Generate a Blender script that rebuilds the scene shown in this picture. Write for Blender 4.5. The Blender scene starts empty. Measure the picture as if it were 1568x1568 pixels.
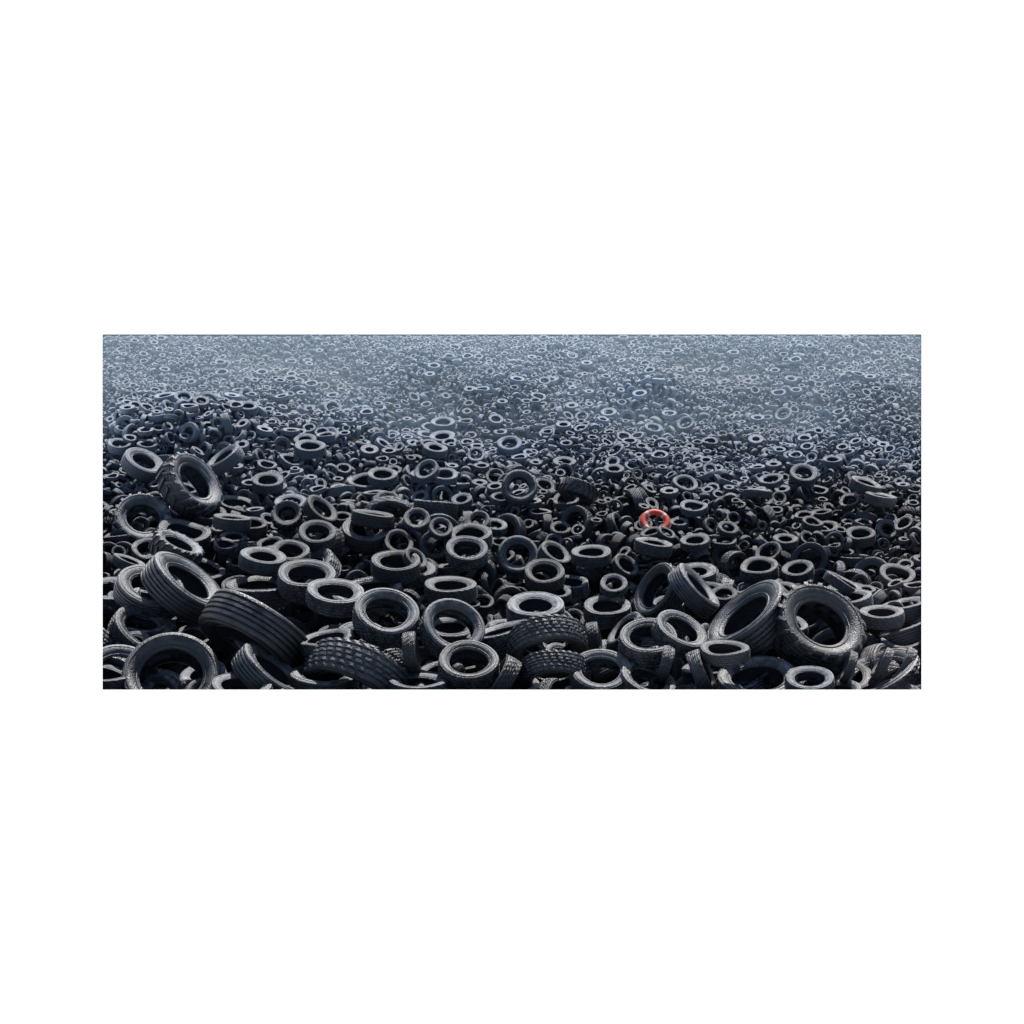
import bpy, math, random, time
import numpy as np
from mathutils import Vector, Quaternion, Matrix
T0=time.time()
random.seed(7); rng=np.random.default_rng(11)
scene=bpy.context.scene
TH=math.radians(23); S,C=math.sin(TH),math.cos(TH)
HX=6.27; LY=5.44/S
def link(o,parent=None):
    scene.collection.objects.link(o)
    if parent: o.parent=parent
    return o
# ------------------------------------------------------------ materials
def new_mat(n):
    m=bpy.data.materials.new(n); m.use_nodes=True
    nt=m.node_tree; nt.nodes.clear()
    out=nt.nodes.new('ShaderNodeOutputMaterial'); b=nt.nodes.new('ShaderNodeBsdfPrincipled')
    nt.links.new(b.outputs[0],out.inputs[0]); return m,nt,b
def rubber(name='tyre_rubber'):
    m,nt,b=new_mat(name); N=nt.nodes.new; L=nt.links.new
    def math_(op,a,bb=None,clamp=False):
        n=N('ShaderNodeMath'); n.operation=op; n.use_clamp=clamp
        for i,v in enumerate((a,bb)):
            if v is None: continue
            if isinstance(v,(int,float)): n.inputs[i].default_value=v
            else: L(v,n.inputs[i])
        return n.outputs[0]
    def mix(f,a,bb):
        n=N('ShaderNodeMix'); n.data_type='RGBA'
        if isinstance(f,(int,float)): n.inputs[0].default_value=f
        else: L(f,n.inputs[0])
        for i,v in ((6,a),(7,bb)):
            if isinstance(v,tuple): n.inputs[i].default_value=(*v,1)
            else: L(v,n.inputs[i])
        return n.outputs[2]
    def mr(v,a,bb,c=0.,d=1.,it='SMOOTHSTEP'):
        n=N('ShaderNodeMapRange'); n.interpolation_type=it
        L(v,n.inputs[0]); n.inputs[1].default_value=a; n.inputs[2].default_value=bb
        n.inputs[3].default_value=c; n.inputs[4].default_value=d; return n.outputs[0]
    oi=N('ShaderNodeObjectInfo'); tc=N('ShaderNodeTexCoord'); g=N('ShaderNodeNewGeometry')
    sp=N('ShaderNodeSeparateXYZ'); L(g.outputs['Position'],sp.inputs[0])
    sn=N('ShaderNodeSeparateXYZ'); L(g.outputs['Normal'],sn.inputs[0])
    n1=N('ShaderNodeTexNoise'); n1.inputs['Scale'].default_value=3.2; n1.inputs['Detail'].default_value=7; n1.inputs['Roughness'].default_value=.62
    off=N('ShaderNodeVectorMath'); off.operation='ADD'; L(tc.outputs['Object'],off.inputs[0]); 
    cmb=N('ShaderNodeCombineXYZ'); L(math_('MULTIPLY',oi.outputs['Random'],37.),cmb.inputs[0]); L(cmb.outputs[0],off.inputs[1])
    L(off.outputs[0],n1.inputs['Vector'])
    base=mix(oi.outputs['Random'],(0.009,0.0095,0.011),(0.034,0.036,0.042))
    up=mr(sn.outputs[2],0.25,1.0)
    dust_glint=mr(math_('FRACT',math_('MULTIPLY',oi.outputs['Random'],17.3)),0.,1.,.2,1.35,'LINEAR')
    d=math_('MULTIPLY',math_('MULTIPLY',mr(n1.outputs[0],0.36,0.68),math_('ADD',math_('MULTIPLY',up,0.70),0.05)),dust_glint,True)
    base=mix(d,base,(0.38,0.40,0.44))  # dust, weighted to upward faces and paled to paint in their highlights
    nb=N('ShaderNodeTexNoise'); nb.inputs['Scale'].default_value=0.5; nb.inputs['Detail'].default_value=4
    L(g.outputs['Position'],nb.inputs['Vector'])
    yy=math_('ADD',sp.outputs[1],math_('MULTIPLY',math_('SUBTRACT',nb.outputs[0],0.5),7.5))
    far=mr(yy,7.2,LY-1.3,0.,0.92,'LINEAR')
    base=mix(far,base,(0.46,0.56,0.70))  # distance haze painted into base colour, paler and bluer towards the back
    warm_haze=math_('MULTIPLY',mr(sp.outputs[0],4.6,6.4),mr(sp.outputs[1],9.,3.,0.15,.75))
    base=mix(warm_haze,base,(0.26,0.235,0.225))  # warm glare haze along the right side, painted into base colour
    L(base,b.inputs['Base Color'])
    L(mr(n1.outputs[0],0.3,0.7,0.30,0.64),b.inputs['Roughness'])
    b.inputs['Specular IOR Level'].default_value=0.85
    n2=N('ShaderNodeTexNoise'); n2.inputs['Scale'].default_value=34; n2.inputs['Detail'].default_value=5
    L(off.outputs[0],n2.inputs['Vector'])
    bp=N('ShaderNodeBump'); bp.inputs['Strength'].default_value=0.5; bp.inputs['Distance'].default_value=0.03
    L(n2.outputs[0],bp.inputs['Height']); L(bp.outputs[0],b.inputs['Normal'])
    return m
RUB=rubber()
def simple(name,c,r=0.6,noise=0.15,scale=8):
    m,nt,b=new_mat(name)
    t=nt.nodes.new('ShaderNodeTexNoise'); t.inputs['Scale'].default_value=scale; t.inputs['Detail'].default_value=5
    mx=nt.nodes.new('ShaderNodeMix'); mx.data_type='RGBA'
    mx.inputs[6].default_value=(*[v*(1-noise) for v in c],1); mx.inputs[7].default_value=(*[min(1,v*(1+noise)) for v in c],1)
    nt.links.new(t.outputs[0],mx.inputs[0]); nt.links.new(mx.outputs[2],b.inputs['Base Color'])
    b.inputs['Roughness'].default_value=r; return m
# ------------------------------------------------------------ tyre meshes (unit outer radius)
def profile(rb,ws,detail=True):
    if detail:
        half=[(.60,.120),(.612,.142),(.640,.150),(.655,.163),(.672,.165),(.682,.156),(.73,.178),(.79,.195),(.84,.201),
              (.862,.199),(.868,.207),(.885,.206),(.890,.198),(.925,.195),(.955,.188),(.972,.174),(.980,.148),(.942,.142),(.942,.120),
              (.984,.114),(.988,.076),(.946,.070),(.946,.052),(.990,.046),(.993,.014),(.950,.006)]
        inn=[(.925,.0),(.92,.12),(.88,.172),(.79,.180),(.70,.150),(.62,.128)]
    else:
        half=[(.60,.125),(.62,.150),(.67,.165),(.70,.162),(.79,.196),(.88,.200),(.945,.190),(.973,.162),(.985,.09),(.99,.0)]
        inn=[(.93,.0),(.92,.12),(.87,.168),(.76,.170)]
    f=lambda r:rb+(r-.6)*(1-rb)/.4
    H=[(f(r),z*ws) for r,z in half]; I=[(f(r),z*ws) for r,z in inn]
    H2=[(r,-z) for r,z in H[::-1]]
    if abs(H[-1][1])<1e-6: H2=H2[1:]
    return H+H2+[(r,-z) for r,z in I[::-1]]+I[1:],len(H)+len(H2)
def tyre_mesh(name,rb=.6,ws=1.,seg=112,detail=True,blocks=0,lugs=0,bulge=0.):
    loop,nh=profile(rb,ws,detail); P=len(loop); vs=[];fs=[]
    for i in range(seg):
        a=2*math.pi*i/seg; ca,sa=math.cos(a),math.sin(a)
        for j,(r,z) in enumerate(loop):
            if blocks and j<nh and r>.966:
                row=int((z/ws+.2)*20)
                if (i+row)%blocks==0: r-=.04
            if lugs and j<nh and r>.9: r=.9+(r-.9)*.3
            w=1+bulge*math.cos(2*a+1)
            vs.append((r*ca*w,r*sa*w,z*(1+bulge*1.5*math.sin(a*3))+bulge*.8*math.cos(2*a)))
    for i in range(seg):
        for j in range(P):
            k=(j+1)%P; n=(i+1)%seg
            fs.append((i*P+j,i*P+k,n*P+k,n*P+j))
    if lugs:
        hw=.20*ws
        for s in (1,-1):
            for q in range(lugs):
                a0=2*math.pi*(q+(.5 if s<0 else 0))/lugs
                rows=[]
                for t,dz,rr in ((0,-.02,1.0),(.45,.45,1.0),(.85,.88,.99),(1.15,1.04,.91)):
                    z=s*dz*hw; ac=a0+t*0.19; w=.034+.014*t
                    rows.append([(rr,ac-w,z),(rr,ac+w,z),(.86,ac+w*1.25,z),(.86,ac-w*1.25,z)])
                b0=len(vs)
                for row in rows:
                    for r,a,z in row: vs.append((r*math.cos(a),r*math.sin(a),z))
                for u in range(3):
                    for e in range(4):
                        f=(b0+u*4+e,b0+u*4+(e+1)%4,b0+u*4+4+(e+1)%4,b0+u*4+4+e)
                        fs.append(f if s>0 else f[::-1])
                fs.append((b0,b0+1,b0+2,b0+3)); fs.append((b0+12,b0+13,b0+14,b0+15))
    me=bpy.data.meshes.new(name); me.from_pydata(vs,[],fs); me.update()
    import bmesh
    bm=bmesh.new(); bm.from_mesh(me); bmesh.ops.recalc_face_normals(bm,faces=bm.faces); bm.to_mesh(me); bm.free()
    for p in me.polygons: p.use_smooth=True
    me.set_sharp_from_angle(angle=math.radians(38))
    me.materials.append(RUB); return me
WS={'car':1.5,'wide':1.7,'truck':1.6,'slim':1.25,'tractor':1.8}
HI={'car':tyre_mesh('car_tyre_mesh',.60,1.5,120,True,5,bulge=.02),
    'wide':tyre_mesh('wide_tyre_mesh',.62,1.7,120,True,4,bulge=.025),
    'truck':tyre_mesh('truck_tyre_mesh',.55,1.6,128,True,0,bulge=.012),
    'slim':tyre_mesh('slim_tyre_mesh',.65,1.25,120,True,6,bulge=.04),
    'tractor':tyre_mesh('tractor_tyre_mesh',.54,1.8,96,True,0,18)}
LO=[(tyre_mesh('small_tyre_a',.58,1.45,32,False,bulge=.02),1.45),(tyre_mesh('small_tyre_b',.52,1.8,32,False),1.8),
    (tyre_mesh('small_tyre_c',.64,1.3,32,False,bulge=.06),1.3),(tyre_mesh('small_tyre_d',.44,1.7,32,False),1.7),
    (tyre_mesh('near_tyre_a',.59,1.5,120,True,5,bulge=.02),1.5),(tyre_mesh('near_tyre_b',.62,1.7,120,True,4,bulge=.04),1.7),
    (tyre_mesh('near_tyre_c',.53,1.6,120,True,0,bulge=.02),1.6),(tyre_mesh('near_tyre_d',.65,1.25,120,True,6,bulge=.06),1.25)]
# ------------------------------------------------------------ pile solver (sphere-ring drop)
NS=11
ang=np.arange(NS)*2*math.pi/NS
CELL=.3; grid={}; SPH=[]; RAD=[]
def frame(n):
    n=np.array(n,float); n/=np.linalg.norm(n)
    a=np.array([0,0,1.]) if abs(n[2])<.9 else np.array([1.,0,0])
    u=np.cross(n,a); u/=np.linalg.norm(u); v=np.cross(n,u); return n,u,v
def ring(n,R,ws):
    n,u,v=frame(n); t=.175*R; h=max(0,.2*ws*R-t)
    c=.8*R*(np.cos(ang)[:,None]*u+np.sin(ang)[:,None]*v)
    return np.concatenate([c+h*n,c-h*n]), t
def extent(n,R,ws):
    n,_,_=frame(n)
    return R*np.sqrt(np.maximum(0,1-n*n))+.2*ws*R*np.abs(n)
def near(x,y,r):
    s=set()
    for i in range(int((x-r)//CELL),int((x+r)//CELL)+1):
        for j in range(int((y-r)//CELL),int((y+r)//CELL)+1):
            q=grid.get((i,j))
            if q: s.update(q)
    return list(s)
def drop(x,y,off,t,R,floor):
    z=floor-(off[:,2].min()-t)
    ids=near(x,y,R)
    if ids:
        E=np.concatenate([SPH[i] for i in ids]); Er=np.concatenate([RAD[i] for i in ids])
        k=(np.abs(E[:,0]-x)<R+Er)&(np.abs(E[:,1]-y)<R+Er); E=E[k]; Er=Er[k]
        if len(E):
            P=off[:,:2]+[x,y]
            d2=(P[:,0][:,None]-E[None,:,0])**2+(P[:,1][:,None]-E[None,:,1])**2; rr=(t+Er)[None,:]**2-d2
            m=rr>0
            if m.any():
                cand=np.where(m,E[None,:,2]+np.sqrt(np.maximum(rr,0))-off[:,2][:,None],-1e9)
                z=max(z,cand.max())
    return z
def add(x,y,z,off,t,R):
    i=len(SPH); SPH.append(off+[x,y,z]); RAD.append(np.full(len(off),t))
    for a in range(int((x-R)//CELL),int((x+R)//CELL)+1):
        for b in range(int((y-R)//CELL),int((y+R)//CELL)+1):
            grid.setdefault((a,b),[]).append(i)
VS=[0,1.35,1.6,2.0,2.5,3.0,3.5,4.0,4.4,4.9,5.44]
DS=[1.0,.90,.56,.44,.35,.265,.20,.148,.115,.092,.076]
def dia(x,v):
    d=np.interp(v,VS,DS)
    if 1.5<v<4.2: d*=np.interp(x,[-6,-1,1.5,6],[1.15,1.02,.76,.72])
    return float(d)
def wob(x,y):
    y=y*.8
    return (math.sin(x*1.1+y*.7+1)+math.sin(x*.53-y*1.3+2.2)+.7*math.sin(x*2.1+y*2.3)+.6*math.sin(x*3.4-y*1.9+.5))/3.3
def surf(x,y,d):
    e=min(HX-abs(x),y); e=max(0,min(1,e/(.25+1.1*d))); e=min(e,max(0,min(1,(LY-y)/.8)))
    z=wob(x,y)*(.21+.40*d)
    v=y*S
    z+=.36*math.exp(-((x+4.8)/1.5)**2-((v-3.85)/.3)**2)
    z+=.28*math.exp(-((x+1.1)/1.2)**2-((v-3.5)/.28)**2)
    z+=.20*math.exp(-((x-2.8)/2.0)**2-((v-4.6)/.22)**2)
    if v<1.6: z=min(z,-.05)-.12*d
    elif v<2.2: z-=.22
    return -.10*d+z*e
def randn(far=False):
    r=random.random()
    if r<(.58 if far else .48): tilt=math.radians(random.uniform(48,95))
    else: tilt=abs(random.gauss(0,math.radians(48)))
    az=random.uniform(0,2*math.pi)
    if random.random()<.2: az=random.gauss(-math.pi/2,.8)
    return (math.sin(tilt)*math.cos(az),math.sin(tilt)*math.sin(az),math.cos(tilt))
vv=np.linspace(-.2,5.5,400); pdf=np.array([1/dia(1.2,max(0,v))**2 for v in vv]); cdf=np.cumsum(pdf); cdf/=cdf[-1]
pts=[]
def fill(n,vmin,vmax,level,sizemul=1.,tries=2,slack=.36,sig=.38):
    c0=np.interp(vmin,vv,cdf); c1=np.interp(vmax,vv,cdf); k0=len(pts)
    for _ in range(n):
        v=float(np.interp(random.uniform(c0,c1),cdf,vv)); x=random.uniform(-HX-.35,HX+.35)
        vc=min(5.44,max(0,v)); d0=dia(x,vc)
        d=d0*sizemul*min(2.1,max(.5,random.lognormvariate(0,sig)))
        if v>1.8 and random.random()<.03: d=d0*random.uniform(1.6,2.3)
        y=v/S; R=d/2; idx=random.randrange(4)+(4 if d>.3 else 0); ws=LO[idx][1]
        zs=surf(x,min(LY,max(0,y)),d0)+level*d; fl=zs-1.9*d
        nn=randn(v>3.3); off,t=ring(nn,R,ws); ex=extent(nn,R,ws); best=None
        for _t in range(tries):
            xx=x+random.uniform(-.5,.5)*d; y2=y+random.uniform(-.6,.6)*d
            z=drop(xx,y2,off,t*.78,R,fl)
            if best is None or z<best[0]: best=(z,xx,y2)
        z,xx,y2=best; top=z+ex[2]
        if top>zs+slack*d: continue
        if (abs(xx)+ex[0]>HX-.01 or y2-ex[1]<.01 or y2+ex[1]>LY-.01) and top>-.012: continue
        if y2<2 and top>.42*y2: continue
        if top>(LY-y2)*.36 or top>3*(HX-.02-ex[0]-abs(xx))+.02 and top>0: continue
        add(xx,y2,z,off,t,R); pts.append((xx,y2,z,nn,R,idx))
    print('fill',n,len(pts)-k0,round(time.time()-T0,1))
fill(58000,1.65,5.5,0.)
fill(2500,-.2,1.7,-.30,.95,sig=.22)
x=-HX+.05
while x<HX-.06:
    R=random.uniform(.03,.055); nn=randn(); ex=extent(nn,R,1.9)*1.06; i=random.randrange(4)
    pts.append((x,LY-ex[1]-.012,-ex[2]-.012,nn,R,i)); x+=R*random.uniform(.5,1.2)
# ------------------------------------------------------------ individually recognisable tyres
def pick(v,k,al):
    a=math.radians(al); s=math.sqrt(max(0,1-k*k))
    c=np.array([0,-C,S]); u=np.array([0,S,C]); r=np.array([1,0,0])
    return k*c+s*(math.sin(a)*r+math.cos(a)*u)
heroes=[ # px, py, D, k, alpha, kind
(678,650,38,.4,0,'car'),(1050,650,28,.7,-15,'car'),(1000,657,28,.5,10,'car'),(1200,636,28,.7,-20,'car'),(780,682,38,.6,0,'car'),(475,688,50,.36,0,'car'),
(218,712,66,.5,25,'truck'),(1230,728,44,.62,10,'car'),(345,705,62,.25,-35,'truck'),(586,731,48,.42,0,'car'),
(290,745,108,.55,50,'tractor'),(795,747,56,.9,10,'truck'),(885,752,60,.3,-160,'tractor'),(410,740,50,.45,0,'car'),(654,722,40,.7,-30,'car'),
(440,790,50,.85,-10,'tractor'),(486,821,60,.6,0,'wide'),(490,783,56,.5,40,'car'),(355,800,60,.15,5,'truck'),
(592,770,42,.7,-10,'car'),(570,795,66,.12,8,'truck'),(638,797,42,.8,0,'truck'),(733,800,38,.8,-20,'truck'),(675,810,38,.8,10,'car'),
(218,800,94,.82,10,'tractor'),
(270,842,84,.3,25,'tractor'),(445,850,62,.5,0,'wide'),(402,860,74,.35,8,'truck'),(606,868,76,.45,0,'wide'),
(715,847,66,.6,0,'wide'),(793,853,66,.9,0,'truck'),(848,850,52,.5,35,'car'),(834,882,64,.6,0,'wide'),(905,852,62,.35,0,'car'),
(957,868,44,.6,40,'car'),(940,897,44,.65,0,'car'),(635,857,40,.6,40,'car'),
(1000,838,60,.2,10,'truck'),(1108,913,44,.5,0,'car'),(1222,875,50,.5,-10,'car'),(1325,745,52,.2,20,'truck'),(1348,765,50,.12,10,'truck'),
(690,905,84,.3,0,'car'),(395,908,104,.25,0,'car'),(470,890,94,.46,0,'wide'),(513,915,90,.45,5,'car'),(280,902,136,.35,38,'truck'),
(1290,895,62,.12,30,'slim'),(1012,908,92,.55,-62,'wide'),(1062,905,92,.22,48,'truck'),(930,936,76,.4,0,'car'),(820,937,92,.42,0,'truck'),
(1300,922,76,.3,-5,'car'),(228,908,108,.58,15,'truck'),(170,912,90,.4,0,'car'),(770,978,110,.15,-15,'car'),
(1150,955,150,.38,-40,'truck'),(591,946,102,.72,8,'wide'),(692,965,100,.82,22,'wide'),(1385,935,80,.2,-10,'truck'),(1350,945,70,.3,0,'car'),
(960,968,70,.3,-45,'car'),(1040,972,90,.5,30,'car'),(910,982,60,.08,82,'car'),(215,970,100,.62,32,'car'),(500,985,84,.3,-10,'slim'),
(992,985,92,.6,5,'wide'),(630,1000,66,.1,82,'car'),(1250,965,150,.72,35,'tractor'),(1390,970,90,.15,-20,'truck'),
(390,972,176,.28,-148,'truck'),(838,990,126,.55,172,'wide'),(1110,1000,80,.3,0,'slim'),
(262,1045,156,.82,0,'wide'),(185,1040,120,.7,5,'car'),(410,1036,120,.3,40,'truck'),(718,1022,98,.6,0,'wide'),(850,1035,110,.5,180,'wide'),
(545,1045,170,.45,-155,'wide'),(768,1044,84,.12,-60,'car'),(920,1034,96,.68,0,'car'),(1017,1018,60,.1,-75,'car'),(1300,1022,50,.1,-70,'slim'),(1352,1016,54,.1,-60,'slim'),
(1240,1046,76,.5,0,'car'),(990,1048,90,.5,20,'car'),(1075,1034,84,.12,70,'slim'),(1160,1052,126,.5,0,'wide'),(1350,1046,140,.42,-22,'wide'),
(640,1054,96,.25,0,'car'),(370,1058,96,.4,0,'slim'),(1385,1018,60,.12,-60,'slim'),
]
def place(px,py,D,n,ws,zoff=0):
    X=(px-784)/100; V=(1056-py)/100; R=D/200
    off,t=ring(n,R,ws); ex=extent(n,R,ws)
    z=-.3; y=(V-C*z)/S; zmax=.30+.05*R if V>1.7 else .38
    for _ in range(6):
        fl=surf(X,min(LY,max(0,y)),R*2)-2.2*R
        z1=drop(X,y,off,t*.75,R,fl)+zoff
        z=min(z*.4+z1*.6,zmax); y=(V-C*z)/S
    for _ in range(60):
        top=z+ex[2]
        if ((abs(X)+ex[0]>HX-.03 or y-ex[1]<.02) and top>-.012) or (y<2.5 and top>.50*(y-.1)) or (top>0 and top>3.6*(HX-.02-ex[0]*1.01-abs(X))+.02):
            z-=.03; y=(V-C*z)/S
        else: break
    return X,y,z,off,t,R
def hero(px,py,D,k,al,kind):
    n=pick(0,k,al); X,y,z,off,t,R=place(px,py,D,n,WS[kind])
    add(X,y,z,off,t,R)
    o=link(bpy.data.objects.new('tractor_tyre' if kind=='tractor' else ('truck_tyre' if kind=='truck' else 'car_tyre'),HI[kind]))
    q=Vector((0,0,1)).rotation_difference(Vector(n)) @ Quaternion((0,0,1),random.uniform(0,6.28))
    o.rotation_mode='QUATERNION'; o.rotation_quaternion=q; o.location=(X,y,z); o.scale=(R,)*3
for h in heroes: hero(*h)
fill(1000,-.2,1.75,-.35,.85,sig=.2)
# ------------------------------------------------------------ lifebuoy
RED=simple('lifebuoy_red',(.82,.095,.05),.6,.3,5); WHT=simple('lifebuoy_white',(.70,.60,.54),.6); ROPE=simple('lifebuoy_rope',(.6,.5,.45),.8)
def lifebuoy():
    vs=[];fs=[];mi=[]; A,B=72,20; rc,tr=.79,.21
    for i in range(A):
        a=2*math.pi*i/A
        band=(i%18)<4; t=tr*(1.03 if band else 1.)
        for j in range(B):
            b=2*math.pi*j/B; r=rc+t*math.cos(b); vs.append((r*math.cos(a),r*math.sin(a),t*.85*math.sin(b)))
    for i in range(A):
        for j in range(B):
            fs.append((i*B+j,((i+1)%A)*B+j,((i+1)%A)*B+(j+1)%B,i*B+(j+1)%B)); mi.append(1 if (i%18)<3 else 0)
    for q in range(4):
        a0=2*math.pi*(q*18+1.5)/A; M=24; b0=len(vs)
        for s in range(M+1):
            u=s/M; a=a0+u*math.pi/2; r=1.0+.07*math.sin(math.pi*u)
            for j in range(6):
                b=2*math.pi*j/6; rr=r+.022*math.cos(b); vs.append((rr*math.cos(a),rr*math.sin(a),.022*math.sin(b)-.05*math.sin(math.pi*u)))
        for s in range(M):
            for j in range(6):
                fs.append((b0+s*6+j,b0+(s+1)*6+j,b0+(s+1)*6+(j+1)%6,b0+s*6+(j+1)%6)); mi.append(2)
    me=bpy.data.meshes.new('lifebuoy'); me.from_pydata(vs,[],fs)
    for m in (RED,WHT,ROPE): me.materials.append(m)
    for p,m in zip(me.polygons,mi): p.material_index=m; p.use_smooth=True
    return me
n=pick(0,.80,8); X,y,z,off,t,R=place(1003,799,46,n,1.,-.02)
add(X,y,z,off,t,R)
o=link(bpy.data.objects.new('lifebuoy',lifebuoy())); o.rotation_mode='QUATERNION'
o.rotation_quaternion=Vector((0,0,1)).rotation_difference(Vector(n))@Quaternion((0,0,1),.6); o.location=(X,y,z); o.scale=(R,)*3
for h in [(998,818,36,.35,-14,'car'),(1020,817,28,.5,30,'slim')]: hero(*h)
# ------------------------------------------------------------ the pile: one object, instanced
protos=bpy.data.collections.new('tyre_kinds')
for i,(me,_) in enumerate(LO):
    protos.objects.link(bpy.data.objects.new('tyre_kind_%d'%i,me))
me=bpy.data.meshes.new('tyre_pile'); me.from_pydata([p[:3] for p in pts],[],[])
rot=[];scl=[]
for p in pts:
    q=Vector((0,0,1)).rotation_difference(Vector(p[3]))@Quaternion((0,0,1),random.uniform(0,6.28))
    rot+=list(q.to_euler()); scl.append(p[4])
a=me.attributes.new('rot','FLOAT_VECTOR','POINT'); a.data.foreach_set('vector',rot)
a=me.attributes.new('scl','FLOAT','POINT'); a.data.foreach_set('value',scl)
a=me.attributes.new('idx','INT','POINT'); a.data.foreach_set('value',[p[5] for p in pts])
pile=link(bpy.data.objects.new('tyre_pile',me))
ng=bpy.data.node_groups.new('scatter','GeometryNodeTree')
ng.interface.new_socket('Geometry',in_out='INPUT',socket_type='NodeSocketGeometry'); ng.interface.new_socket('Geometry',in_out='OUTPUT',socket_type='NodeSocketGeometry')
N=ng.nodes.new; L=ng.links.new
gi=N('NodeGroupInput'); go=N('NodeGroupOutput'); iop=N('GeometryNodeInstanceOnPoints'); ci=N('GeometryNodeCollectionInfo')
ci.inputs['Collection'].default_value=protos; ci.inputs['Separate Children'].default_value=True; ci.inputs['Reset Children'].default_value=True
def att(nm,ty):
    a=N('GeometryNodeInputNamedAttribute'); a.data_type=ty; a.inputs['Name'].default_value=nm; return a.outputs[0]
e2r=N('FunctionNodeEulerToRotation'); L(att('rot','FLOAT_VECTOR'),e2r.inputs[0])
L(gi.outputs[0],iop.inputs['Points']); L(ci.outputs[0],iop.inputs['Instance']); iop.inputs['Pick Instance'].default_value=True
L(att('idx','INT'),iop.inputs['Instance Index']); L(e2r.outputs[0],iop.inputs['Rotation']); L(att('scl','FLOAT'),iop.inputs['Scale'])
L(iop.outputs[0],go.inputs[0])
md=pile.modifiers.new('scatter','NODES'); md.node_group=ng
# ------------------------------------------------------------ thin mist lying over the far half of the bed
ex_=HX-.004; ap=LY-1.3; hh=1.3*math.tan(TH)*.98
prof=[(8.2,-.62),(10.2,.10),(ap,hh),(LY-.01,.002),(LY-.01,-.5),(ap,-.62)]
vs=[(-ex_,y,z) for y,z in prof]+[(ex_,y,z) for y,z in prof]; k=len(prof)
fs=[tuple(range(k)),tuple(range(2*k-1,k-1,-1))]+[(i,i+k,(i+1)%k+k,(i+1)%k) for i in range(k)]
me=bpy.data.meshes.new('mist'); me.from_pydata(vs,[],fs)
m=bpy.data.materials.new('mist'); m.use_nodes=True; nt=m.node_tree; nt.nodes.clear()
out=nt.nodes.new('ShaderNodeOutputMaterial'); vol=nt.nodes.new('ShaderNodeVolumeScatter')
vol.inputs['Color'].default_value=(.66,.86,1,1); vol.inputs['Density'].default_value=.34; vol.inputs['Anisotropy'].default_value=.0
nt.links.new(vol.outputs[0],out.inputs['Volume']); me.materials.append(m)
import bmesh
bm=bmesh.new(); bm.from_mesh(me); bmesh.ops.recalc_face_normals(bm,faces=bm.faces); bm.to_mesh(me); bm.free()
link(bpy.data.objects.new('mist',me))
# ------------------------------------------------------------ ground with the sunken dump bed
GW=simple('white_ground',(.93,.93,.93),.9,.02,.6); SOIL=simple('pit_soil',(.05,.055,.062),.95,.4,3)
xs=[-150,-HX,HX,150]; ys=[-150,0,LY,200]; vs=[(x,y,0) for y in ys for x in xs]; fs=[];mi=[]
for j in range(3):
    for i in range(3):
        if i==1 and j==1: continue
        fs.append((j*4+i,j*4+i+1,j*4+i+5,j*4+i+4)); mi.append(0)
h=[5,6,10,9]; b=len(vs); 
for q in h: vs.append((vs[q][0],vs[q][1],-3.2 if q<8 else -.6))
for e in range(4):
    f=(h[e],h[(e+1)%4],b+(e+1)%4,b+e); fs.append(f); mi.append(1)
fs.append((b,b+1,b+2,b+3)); mi.append(1)
me=bpy.data.meshes.new('ground'); me.from_pydata(vs,[],fs); me.materials.append(GW); me.materials.append(SOIL)
for p,m in zip(me.polygons,mi): p.material_index=m
link(bpy.data.objects.new('ground',me))
# ------------------------------------------------------------ light
el=math.radians(42); az=math.radians(10)
sd=Vector((math.sin(az)*math.cos(el),math.cos(az)*math.cos(el),math.sin(el)))
w=bpy.data.worlds.new('World'); scene.world=w; w.use_nodes=True; nt=w.node_tree
bg=nt.nodes['Background']; sk=nt.nodes.new('ShaderNodeTexSky'); sk.sky_type='NISHITA'; sk.sun_disc=False
sk.sun_elevation=el; sk.sun_rotation=az; nt.links.new(sk.outputs[0],bg.inputs[0]); bg.inputs[1].default_value=.10
sl=bpy.data.lights.new('sun','SUN'); sl.energy=5; sl.angle=math.radians(.5); sl.color=(1,.985,.96)
so=link(bpy.data.objects.new('sun',sl)); so.rotation_mode='QUATERNION'; so.rotation_quaternion=(-sd).to_track_quat('-Z','Y'); so.location=sd*30
cd=bpy.data.cameras.new('camera'); cd.type='ORTHO'; cd.ortho_scale=15.68; cd.clip_end=1000
co=link(bpy.data.objects.new('camera',cd)); c0=Vector((0,LY/2,0)); dv=Vector((0,-C,S)); co.location=c0+dv*60
co.rotation_mode='QUATERNION'; co.rotation_quaternion=(-dv).to_track_quat('-Z','Y'); scene.camera=co
scene.view_settings.view_transform='Standard'; scene.view_settings.look='None'; scene.view_settings.exposure=0
print('pts',len(pts))
